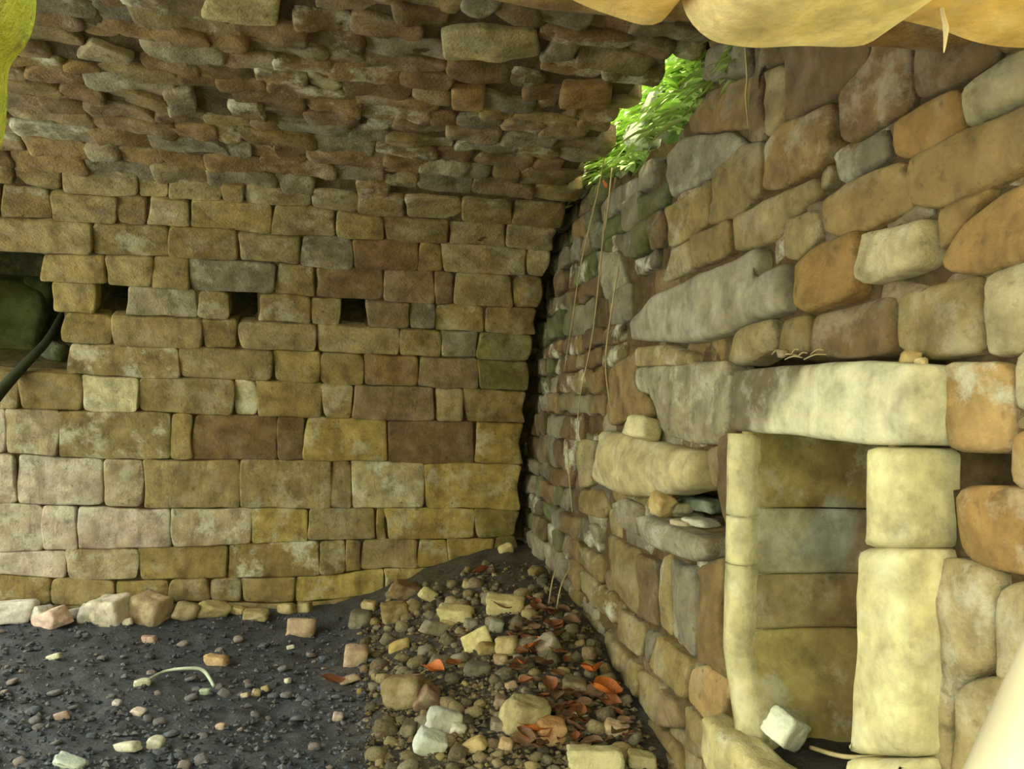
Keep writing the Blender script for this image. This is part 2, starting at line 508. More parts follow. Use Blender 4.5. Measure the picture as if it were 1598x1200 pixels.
# ------------------------------------------------------------------ WALL RIGHT: the end wall, stone by stone
def C3(*p): return [(1000 + x / 2.667, y / 2.667) for x, y in p]
def C6(*p): return [(860 + x / 2.96, 400 + y / 2.96) for x, y in p]
def C8(*p): return [(860 + x / 2.96, 795 + y / 2.96) for x, y in p]
O, T, G_, P_, B_ = ORANGE, TAN, GREYT, PALE, BROWN
END = [
    (C3((600, -150), (950, -150), (965, 235), (815, 402), (595, 500)), B_, .05, .95),
    (C3((500, 290), (590, 265), (590, 495), (515, 575)), T, .2, 1.0),
    (C3((470, -100), (595, -100), (600, 255), (495, 285), (508, 580), (440, 592), (458, 300)), B_, .2, .9),
    (C3((975, 150), (1110, 130), (1112, 430), (1020, 500), (850, 590), (820, 570), (820, 375), (900, 310)), B_, .35, 1.05),
    (C3((955, -200), (1110, -200), (1110, 130), (970, 190)), B_, .1, .9),
    (C3((1115, -100), (1250, -100), (1470, 225), (1330, 322), (1130, 410)), B_, .15, .95),
    (C3((1500, 235), (1700, 150), (1700, 350), (1480, 450), (1322, 525), (1325, 350)), P_, .3, .92),
    (C3((1470, 120), (1700, 20), (1700, 140), (1495, 225)), B_, .1, .9),
    (C3((1030, 500), (1300, 365), (1320, 430), (1310, 550), (1150, 640), (1030, 650)), O, .1, .95),
    (C3((1120, 655), (1310, 560), (1490, 490), (1700, 400), (1700, 650), (1440, 770), (1250, 850), (1120, 860), (1100, 760)), O, .05, .95),
    (C3((510, 590), (570, 520), (790, 430), (815, 590), (720, 720), (560, 790), (495, 780)), B_, .35, 1.1),
    (C3((780, 660), (1005, 530), (1010, 650), (860, 740), (785, 752)), G_, .4, 1.0),
    (C3((720, 705), (775, 680), (780, 750), (740, 800)), T, .3, 1.0),
    (C3((740, 830), (880, 750), (1100, 668), (1095, 770), (1110, 862), (900, 950), (790, 985), (740, 960)), O, .15, .9),
    (C3((300, 720), (420, 610), (505, 590), (490, 800), (380, 900), (280, 930)), T, .2, .95),
    (C3((105, 640), (170, 570), (350, 550), (420, 600), (280, 730), (110, 820)), G_, .3, 1.0),
    (C3((190, 500), (260, 380), (450, 300), (440, 530), (200, 552)), B_, .15, .9),
    (C3((262, 330), (300, 200), (450, 150), (460, 298), (300, 340)), G_, .15, .9),
    (C3((110, 862), (255, 765), (230, 960), (105, 1030)), T, .3, 1.05),
    (C3((258, 755), (292, 745), (272, 930), (235, 950)), T, .1, .95),
    (C3((205, 985), (360, 912), (370, 1050), (203, 1112)), T, .1, .9),
    (C3((120, 1040), (200, 992), (200, 1112), (90, 1172)), T, .3, 1.0),
    (C3((372, 905), (480, 850), (730, 745), (740, 800), (590, 920), (560, 990), (372, 1050)), T, .2, 1.0),
    (C3((600, 920), (728, 862), (730, 980), (640, 1080), (590, 1060)), T, .4, 1.0),
    ([(1232, 412), (1277, 379), (1338, 360), (1340, 438), (1330, 460), (1262, 488), (1241, 478)], O, .1, .85),
    (C3((1230, 880), (1440, 780), (1320, 930), (1235, 1050)), O, .05, .75),
    (C3((1228, 1092), (1340, 925), (1480, 810), (1700, 700), (1700, 1060), (1420, 1140), (1260, 1132)), O, .1, .95),
    ([(1396, 462), (1460, 445), (1530, 430), (1533, 545), (1440, 558), (1396, 542)], T, .3, 1.05),
    ([(1538, 430), (1640, 395), (1640, 540), (1540, 556)], P_, .3, .95),
    ([(1262, 492), (1390, 462), (1391, 545), (1330, 556), (1268, 552)], B_, .2, 1.0),
    ([(1208, 503), (1254, 490), (1258, 548), (1208, 556)], T, .1, .9),
    ([(1144, 515), (1170, 505), (1201, 499), (1204, 540), (1157, 566), (1139, 569)], T, .2, 1.0),
    ([(1470, 571), (1530, 566), (1567, 564), (1572, 605), (1570, 704), (1478, 702)], ORANGE[3:4], .8, 1.05),
    ([(1576, 556), (1660, 530), (1660, 640), (1577, 643)], P_, .3, .98),
    ([(1587, 650), (1660, 645), (1660, 668), (1588, 668)], T, .2, .9),
    ([(1576, 676), (1660, 668), (1660, 775), (1598, 768), (1570, 755)], O, .2, 1.0),
    ([(1486, 772), (1501, 759), (1580, 765), (1660, 780), (1660, 905), (1527, 881), (1497, 866), (1486, 836)], O, .4, 1.05),
    ([(1450, 870), (1497, 872), (1565, 900), (1547, 930), (1545, 1035), (1490, 1070), (1478, 1130), (1476, 1260), (1430, 1260), (1440, 1000)], T, .5, 1.15),
    ([(1554, 919), (1660, 890), (1660, 1000), (1561, 1061), (1550, 1050), (1546, 956)], T, .4, 1.1),
    ([(1490, 1076), (1516, 1061), (1557, 1057), (1660, 1010), (1660, 1260), (1480, 1260)], T, .4, 1.1),
    (C6((390, 420), (540, 412), (620, 442), (660, 452), (655, 500), (390, 506)), T, .6, 1.1),
    (C6((390, 514), (660, 494), (815, 482), (835, 560), (820, 800), (770, 860), (680, 865), (540, 830), (480, 770), (455, 640), (400, 620)), G_, .5, 1.0),
    (C6((270, 520), (382, 430), (398, 610), (455, 680), (455, 745), (370, 750), (270, 780), (250, 700)), B_, .1, 1.0),
    (C6((705, 895), (770, 872), (765, 1070), (705, 1050)), T, .1, .85),
    ([(1117, 745), (1124, 676), (1140, 672), (1136, 842), (1120, 805)], B_, .0, .95),
    ([(952, 787), (970, 779), (1002, 793), (998, 835), (980, 830), (955, 810)], G_, .4, 1.0),
    ([(903, 765), (935, 765), (942, 796), (935, 810), (903, 800)], T, .2, .95),
    ([(905, 685), (925, 688), (925, 755), (906, 762), (897, 720)], T, .2, .95),
    ([(1030, 870), (1044, 863), (1045, 992), (1027, 975)], T, .4, 1.05),
    ([(1047, 872), (1080, 888), (1092, 915), (1092, 950), (1082, 1025), (1050, 990)], G_, .3, 1.0),
    ([(1094, 884), (1128, 872), (1124, 1000), (1138, 1062), (1086, 1030)], B_, .0, .9),
    (C6((205, -20), (300, -20), (330, 130), (240, 200)), G_, .2, .9),
    (C8((110, 460), (200, 520), (210, 670), (150, 620)), T, .2, .85),
    (C8((240, 560), (325, 650), (310, 780), (230, 680)), T, .2, .9),
    (C8((325, 660), (400, 730), (382, 870), (312, 780)), T, .25, .9),
    (C8((300, 455), (420, 535), (410, 680), (310, 600)), T, .2, .9),
    (C8((430, 555), (478, 580), (440, 712)), G_, .3, .9),
    (C8((484, 585), (640, 700), (620, 880), (520, 800), (444, 720)), T, .2, .95),
    (C8((632, 742), (700, 720), (830, 822), (822, 862), (742, 1010), (700, 970), (622, 880)), O, .2, .9),
    (C8((392, 740), (500, 815), (480, 1000), (388, 885)), T, .2, .9),
    (C8((500, 825), (590, 892), (600, 1010), (485, 1002)), B_, .1, 1.0),
    (C8((598, 905), (730, 1012), (690, 1152), (604, 1100)), T, .2, .95),
    (C8((700, 1100), (742, 1025), (840, 1132), (850, 1230), (700, 1230)), B_, .15, 1.0),
    (C8((424, 965), (490, 1012), (590, 1112), (600, 1230), (560, 1162)), T, .15, .85),
    (C8((260, 120), (390, 190), (400, 500), (330, 430), (265, 330)), T, .15, .9),
    (C8((400, 200), (490, 250), (490, 540), (405, 500)), B_, .1, .95),
]
end = MB()
KEEPOUT = []
FRAME_OUT = [(1128, 560), (1445, 553), (1446, 1230), (1120, 1230), (1118, 1090), (1135, 1060), (1125, 990), (1140, 870)]
for poly, pal, li, f in END:
    q = [pix_end(*p) for p in poly]; KEEPOUT.append(q)
    stone(end, q, endwall, tint(pal, li, f * .86), gap=-.004, proud=random.uniform(-.009, .009), rough=.020, bulge=.006, edge=.012, smooth=1, step=.020, jit=.006)
SLAB = [pix_end(*p) for p in C6((372, 390), (370, 300), (480, 172), (720, 60), (870, 0), (960, -55), (985, 10), (970, 78), (1092, 20), (1097, 258), (930, 308), (800, 370), (650, 410))]
BLOCK = [pix_end(*p) for p in C6((240, 800), (380, 812), (540, 862), (690, 892), (692, 1000), (680, 1082), (480, 1120), (330, 1110), (205, 1040))]
LEDGE = [pix_end(*p) for p in [(1004, 804), (1022, 803), (1070, 822), (1121, 840), (1121, 868), (1096, 880), (1050, 862), (1011, 846)]]
ROUGH = [pix_end(*p) for p in C3((912, 962), (1210, 897), (1226, 1000), (1200, 1110), (1050, 1160), (940, 1195), (905, 1150))]
NICHE = [pix_end(*p) for p in FRAME_OUT]
HOLE_L = [pix_end(*p) for p in [(1016, 800), (1022, 770), (1100, 752), (1122, 740), (1122, 840), (1070, 822)]]
HOLE_R = [pix_end(*p) for p in [(1474, 706), (1570, 708), (1570, 758), (1500, 758), (1482, 770)]]
KEEPOUT += [SLAB, BLOCK, LEDGE, ROUGH, NICHE, HOLE_L, HOLE_R]
ztop_pts = [pix_end(*p) for p in [(1080, 82), (1076, 150), (1058, 185), (1045, 238), (1010, 248), (975, 262), (945, 275), (915, 296)]]
def ztop(y):
    ys = [p[0] for p in ztop_pts]; zs = [p[1] for p in ztop_pts]
    if y < ys[0] - .05 or y > 3.75: return 3.1
    return float(np.interp(y, ys, zs))
for layer in range(2):
    for q in jitcells(-.3, 3.1, .95, 5.1, (.085, .16), (.13, .30)):
        c = np.array(q).mean(0)
        zt = max(p[1] for p in q)
        if zt > ztop(c[0]) + .02: continue
        if inside(c, NICHE) or inside(c, HOLE_L) or inside(c, HOLE_R): continue
        n_in = sum(any(inside(p, w) for w in KEEPOUT) for p in samples(q))
        if layer == 0 and n_in: continue
        if layer == 1 and (n_in == 0 or n_in > 5): continue
        if any(inside(p, w) for p in samples(q) for w in (NICHE, HOLE_L, HOLE_R)): continue
        green = c[0] > 4.0 or (c[1] > 1.95 and c[0] > 2.6)
        pal = random.choice([[(116, 122, 74), (104, 112, 70), (124, 122, 84)], GREYT, BROWN]) if green else random.choice([TAN, BROWN, BROWN, GREYT])
        stone(end, q, endwall, tint(pal, random.choice([0, .1, .2, .8]), random.uniform(.48, .80)), gap=random.uniform(-.002, .003),
              proud=random.uniform(-.016, .010) if layer == 0 else -.03, rough=.022, bulge=.008, edge=.014, jit=.010, tilt=.010)
wall_right = end.build('wall_right', M_RUBBLE); tag(wall_right, kind='structure')
def one(name, poly, col, mat, parent, surf=endwall, label=None, **kw):
    mb = MB(); stone(mb, poly, surf, col, **kw); o = mb.build(name, mat, parent)
    if label: o['label'] = label
    return o
one('lintel_slab', SLAB, tint(GREYT[:1], .2, .86), M_DRESSED, wall_right, label='long tapering grey slab', gap=.004, proud=.02, rough=.016, bulge=.006, edge=.02, step=.022, depth=.10)
one('large_block', BLOCK, tint([(182, 168, 120)], .4, .86), M_DRESSED, wall_right, label='large pale squared block', gap=.004, proud=.035, rough=.018, bulge=.022, edge=.03, step=.022, depth=.12)
one('ledge_stone', LEDGE, tint(GREYT, .4, .85), M_RUBBLE, wall_right, label='grey ledge stone under the hole', gap=.003, proud=.05, rough=.02, bulge=.01, edge=.02, step=.02, depth=.18)
one('rough_block', ROUGH, tint(PALE, .7, 1.0), M_RUBBLE, wall_right, label='pale rough-faced block', gap=.004, proud=.03, rough=.045, bulge=.02, edge=.03, step=.02, depth=.10)
def edepth(y, z):
    if inside((y, z), NICHE): return .62
    if inside((y, z), HOLE_L): return .26
    if inside((y, z), HOLE_R): return .22
    return .036
core('mortar_core', endwall, list(np.arange(.85, 5.3, .032)), list(np.arange(-.4, 3.1, .032)), edepth, .8, M_MORTAR, lin(96, 76, 44) + (.4,),
     keep=lambda y, z: z < ztop(y) - .02, parent=wall_right)

# ------------------------------------------------------------------ the dressed stone niche
XF = 1.045                                          # face of the frame, proud of the wall
niche = empty('stone_niche', (XF, 1.70, .42))
tag(niche, 'cream dressed stone niche with a thick lintel and rounded jambs, set in the right wall', 'niche')
PI_ = Matrix.Translation((-XF, -1.70, -.42))
def frame_surf(a, z): return np.array([XF, a, z]), np.array([-1., 0, 0])
def pf(px, py): return pix_end(px, py, XF)
def fin(o):
    o.data.transform(PI_); return o
CREAM = lin(198, 190, 152) + (.35,)
CREAM2 = lin(188, 178, 128) + (.3,)
mb = MB(); stone(mb, [pf(*p) for p in [(1146, 576), (1250, 568), (1350, 560), (1426, 566), (1428, 640), (1424, 696), (1350, 694), (1250, 682), (1142, 672)]], frame_surf, CREAM,
                 gap=.001, proud=0.012, depth=.125, rough=.010, bulge=.006, edge=.016, step=.018, jit=.004, tilt=.0)
for i, v in enumerate(mb.v):                      # dark weathering crust on the far half of the lintel, running down in drips
    far = (v[1] - 1.50) / .28; down = (pf(1250, 568)[1] - v[2]) / .20
    k = far - down * 1.1 + .55 * noise.noise(Vector((v[1] * 26, 0, v[2] * 5))) + .35 * noise.noise(Vector((v[1] * 9, 3, v[2] * 9)))
    k = max(0., min(1., k * 1.6 + .1)) * .9
    a = np.array(mb.c[i][:3]); d = np.array(lin(84, 72, 50)); a = a + (d - a) * k
    mb.c[i] = (a[0], a[1], a[2], .35)
o = fin(mb.build('lintel', M_DRESSED, niche)); o['label'] = 'thick cream lintel, dark-stained along its top left'
for poly, nm in (([(1346, 696), (1416, 697), (1414, 780), (1416, 857), (1344, 857), (1343, 775)], 'jamb_stone'),
                 ([(1334, 855), (1416, 855), (1418, 1000), (1416, 1184), (1318, 1178), (1322, 1080), (1331, 1010), (1330, 940)], 'jamb_stone'),
                 ([(1314, 1182), (1416, 1184), (1416, 1290), (1305, 1290)], 'jamb_stone')):
    mb = MB(); stone(mb, [pf(*p) for p in poly], frame_surf, CREAM2, gap=.001, proud=.004, depth=.125, rough=.007, bulge=.006, edge=.022, step=.018, jit=.003, tilt=.0, smooth=1)
    fin(mb.build(nm, M_DRESSED, niche))

def loft(levels, profile_of, close=True):
    """levels: list of z; profile_of(z) -> list of (x, y); returns verts, faces of a capped closed tube"""
    V = []; Fc = []
    for z in levels:
        for x, y in profile_of(z):
            n = noise.fractal(Vector((x * 9, y * 9, z * 9)), 1, 2.1, 4) * .005
            V.append((x + n, y + n, z))
    n = len(profile_of(levels[0]))
    for k in range(len(levels) - 1):
        for i in range(n):
            j = (i + 1) % n
            Fc.append((k * n + i, k * n + j, (k + 1) * n + j, (k + 1) * n + i))
    Fc.append(tuple(range(n))[::-1]); Fc.append(tuple(range((len(levels) - 1) * n, len(levels) * n)))
    return V, Fc
def rounded_levels(z0, z1, r=.012, n=10):
    return list(np.linspace(z0, z1, n))
# far jamb: front fillet, chamfer, reveal
def far_jamb(z):
    cut = max(0, (.64 - z)) * .42
    y1 = 2.012 - cut
    return [(XF, y1), (XF - .002, y1 - .022), (XF, y1 - .044), (XF + .014, y1 - .055), (XF + .032, y1 - .067), (XF + .05, y1 - .066), (XF + .2, y1 - .02), (XF + .2, y1 + .03), (XF + .08, y1 + .02)]
zj = [1.245, 1.02, .885, .46]
for za, zb in ((1.018, 1.245), (.884, 1.013), (.44, .879)):
    mb = MB(); V, Fc = loft(list(np.linspace(za, zb, 14)), far_jamb); mb.add(V, Fc, CREAM2)
    fin(mb.build('jamb_stone', M_DRESSED, niche))
# curved lining of the recess, one course at a time
def lining(z):
    k = max(0, .64 - z) * .42
    inner = catmull([(1.080, 1.949 - k), (1.24, 1.956 - k), (1.42, 1.945 - k), (1.56, 1.89 - k), (1.64, 1.79), (1.64, 1.65), (1.57, 1.55), (1.38, 1.475), (1.13, 1.455)], 8)
    outer = [(p[0] + (.06 if i > 16 else .0), p[1]) for i, p in enumerate(inner)]
    c = np.array([1.2, 1.72])
    out = []
    for p in inner[::-1]:
        d = np.array(p) - c; d = d / np.linalg.norm(d)
        q = np.array(p) + d * .06; out.append((max(q[0], 1.085), q[1]))
    return [tuple(p) for p in inner] + out
LIN = [(.36, .705, lin(168, 154, 92)), (.71, .858, lin(148, 134, 90)), (.862, 1.04, lin(168, 160, 126)), (1.045, 1.262, lin(160, 146, 86))]
for za, zb, c in LIN:
    mb = MB(); V, Fc = loft(list(np.linspace(za, zb, 16)), lining); 
    cs = []
    for x, y, z in V:                             # green algae by the mouth, browner towards the back, a grey lime patch further in, with ragged edges
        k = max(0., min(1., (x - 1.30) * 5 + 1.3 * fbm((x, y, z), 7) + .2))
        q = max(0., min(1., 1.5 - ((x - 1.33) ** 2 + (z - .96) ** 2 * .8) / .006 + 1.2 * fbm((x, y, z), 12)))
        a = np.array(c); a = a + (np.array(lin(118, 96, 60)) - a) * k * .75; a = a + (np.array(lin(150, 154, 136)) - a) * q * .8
        cs.append((a[0], a[1], a[2], .5))
    mb.add(V, Fc, cs)
    fin(mb.build('lining_course', M_DRESSED, niche))
# broken sill, standing out of the wall below the recess
def boxmesh(mb, lo, hi, col, r=.02, n=7, rough=.012, M4=None):
    lo = np.array(lo); hi = np.array(hi); c = (lo + hi) / 2; h = (hi - lo) / 2
    V = []; Fc = []
    idx = {}
    def vid(p):
        k = tuple(np.round(p, 6))
        if k not in idx:
            q = np.array(p) * h
            inn = np.clip(q, -(h - r), h - r); d = q - inn; L = np.linalg.norm(d)
            if L > 1e-9: q = inn + d / L * r
            w = c + q
            w = w + (np.array(noise.noise_vector(Vector(w * 7))) * rough) + np.array(noise.noise_vector(Vector(w * 22))) * rough * .4
            idx[k] = len(V); V.append(w if M4 is None else np.array(M4 @ Vector(w)))
        return idx[k]
    g = np.linspace(-1, 1, n + 1)
    for ax in range(3):
        for sgn in (-1, 1):
            for i in range(n):
                for j in range(n):
                    quad = []
                    for a, b in ((i, j), (i + 1, j), (i + 1, j + 1), (i, j + 1)):
                        p = [0, 0, 0]; p[ax] = sgn; p[(ax + 1) % 3] = g[a]; p[(ax + 2) % 3] = g[b]
                        quad.append(vid(p))
                    Fc.append(tuple(quad if sgn > 0 else quad[::-1]))
    mb.add(V, Fc, col)
mb = MB(); boxmesh(mb, (.985, 1.50, .33), (1.105, 2.03, .455), lin(190, 176, 120) + (.6,), r=.03, n=12, rough=.02)
o = fin(mb.build('sill', M_RUBBLE, niche)); o['label'] = 'broken sill, its top worn into a groove'
mb = MB(); boxmesh(mb, (1.09, 1.36, .30), (1.62, 2.0, .43), lin(50, 44, 30) + (.1,), r=.02, n=14, rough=.04)
fin(mb.build('niche_floor', M_EARTH, niche))
for ch in niche.children: ch.matrix_parent_inverse = Matrix.Identity(4)

# ------------------------------------------------------------------ FLOOR: dark earth, heaped into the corner
def ground_h(x, y):
    H = float(np.interp(y, [1.8, 2.3, 2.6, 3.0, 3.3, 3.8, 4.4, 4.8], [0, .02, .08, .20, .28, .34, .38, .42]))
    k = max(0., min(1., (x + .25) / 1.25)); k = k * k * (3 - 2 * k)
    lb = .07 * max(0., min(1., (y - 4.2) / .5))
    return H * k + lb * (1 - k) + .02 * noise.fractal(Vector((x * 2.3, y * 2.3, .7)), 1, 2, 4)
def on_ground(px, py):
    d = ray(px, py); lo, hi = .3, 6.0 / d[1]
    t = .3 / np.linalg.norm(d)
    step = .02 / np.linalg.norm(d)
    while True:
        p = EYE + d * t
        if p[2] <= ground_h(p[0], p[1]) or p[1] > 4.72: return p
        t += step
mb = MB()
gx = np.arange(-4.6, 1.25, .028); gy = np.concatenate([np.arange(-3.0, 1.6, .14), np.arange(1.6, 4.95, .028)])
V = []; Fc = []
for x in gx:
    for y in gy:
        z = ground_h(x, y) + (.016 * noise.fractal(Vector((x * 9, y * 9, 3)), .8, 2.1, 5) if y > 1.5 else 0)
        V.append((x, y, z))
m = len(gy)
for i in range(len(gx) - 1):
    for j in range(m - 1): Fc.append((i * m + j, (i + 1) * m + j, (i + 1) * m + j + 1, i * m + j + 1))
cols = []
for v in V:
    k = max(0., min(1., (v[0] + .15) / .45 + .3 * fbm(v, 2)))
    a, b = np.array(lin(60, 64, 72)), np.array(lin(74, 64, 46))  # bluish sky reflection on the left is put into the earth colour
    c = a + (b - a) * k; cols.append((c[0], c[1], c[2], .35))
mb.add(V, Fc, cols)
floor = mb.build('floor', M_EARTH); tag(floor, kind='structure')

# ------------------------------------------------------------------ loose stones
def rock_mesh(mb, size, seed, col, blocky=.5, sub=3, k=26):
    import bmesh
    rnd = random.Random(seed)
    bm = bmesh.new(); bmesh.ops.create_icosphere(bm, subdivisions=sub, radius=1)
    planes = []
    R = Matrix.Rotation(rnd.uniform(-.25, .25), 3, 'X') @ Matrix.Rotation(rnd.uniform(-.25, .25), 3, 'Y')
    for ax in ((1, 0, 0), (-1, 0, 0), (0, 1, 0), (0, -1, 0), (0, 0, 1), (0, 0, -1)):
        planes.append(((R @ Vector(ax)), rnd.uniform(.68, .80)))
    for _ in range(9):
        v = Vector((rnd.gauss(0, 1), rnd.gauss(0, 1), rnd.gauss(0, 1))).normalized()
        planes.append((v, rnd.uniform(.78, 1.02) + .12 * blocky))
    V = []
    for v in bm.verts:
        d = v.co.normalized(); acc = 0
        for n, o in planes:
            c = d.dot(n)
            if c > .02: acc += (c / o) ** k
        r = acc ** (-1 / k)
        p = d * r
        p += d * (.075 * noise.fractal(p * 2.6 + Vector((seed, 0, seed)), 1, 2.1, 4))
        V.append((p.x * size[0] * .62, p.y * size[1] * .62, p.z * size[2] * .62))
    Fc = [tuple(x.index for x in f.verts) for f in bm.faces]
    bm.free()
    mb.add(V, Fc, col)

def rock(name, loc, size, rot, col, seed, label, cat, group=None, mat=None, sub=3, blocky=.5, k=26):
    mb = MB(); rock_mesh(mb, size, seed, col, blocky, sub, k)
    o = mb.build(name, mat or M_LOOSE)
    o.location = loc; o.rotation_euler = rot
    tag(o, label, cat, group); return o

def place_rock(px, py, w, h, rgb, label, lich=.25, name='stone', roll=None, blocky=.5, cat='stone', mat=None, group=None):
    """px, py: the middle of the stone in the photo; w, h its size there, in photo pixels"""
    p = on_ground(px, py + h * .32)
    dist = np.dot(RW.T @ (p - EYE), [0, 0, 1])
    k = dist / F_PX
    sw, sh = w * k, h * k
    sz = max(.45 * sh, min(sh * .85, .8 * sw))
    sd = max(.6 * sw, sh * .9)
    seed = int(px * 7 + py * 13)
    rnd = random.Random(seed)
    p[1] = min(p[1], 4.72 - sd * .55); p[0] = min(p[0], 1.10 - sw * .45)
    z = ground_h(p[0], p[1])
    c = lin(*rgb) + (lich,)
    r = roll if roll is not None else rnd.uniform(-.3, .3)
    o = rock(name, (p[0], p[1] + sd * .1, z + sz * .30), (sw, sd, sz), (rnd.uniform(-.15, .15), r, rnd.uniform(-.4, .4) - .15), c, seed, label, cat, group, mat, 4 if w > 40 else 3, blocky)
    PLACED.append((p[0], p[1], sw * .5))
    return o
PLACED = []
CRM, TN, PNK, GRY, WHT, OLV = (202, 186, 128), (172, 150, 100), (190, 160, 130), (142, 130, 106), (214, 208, 184), (140, 120, 70)
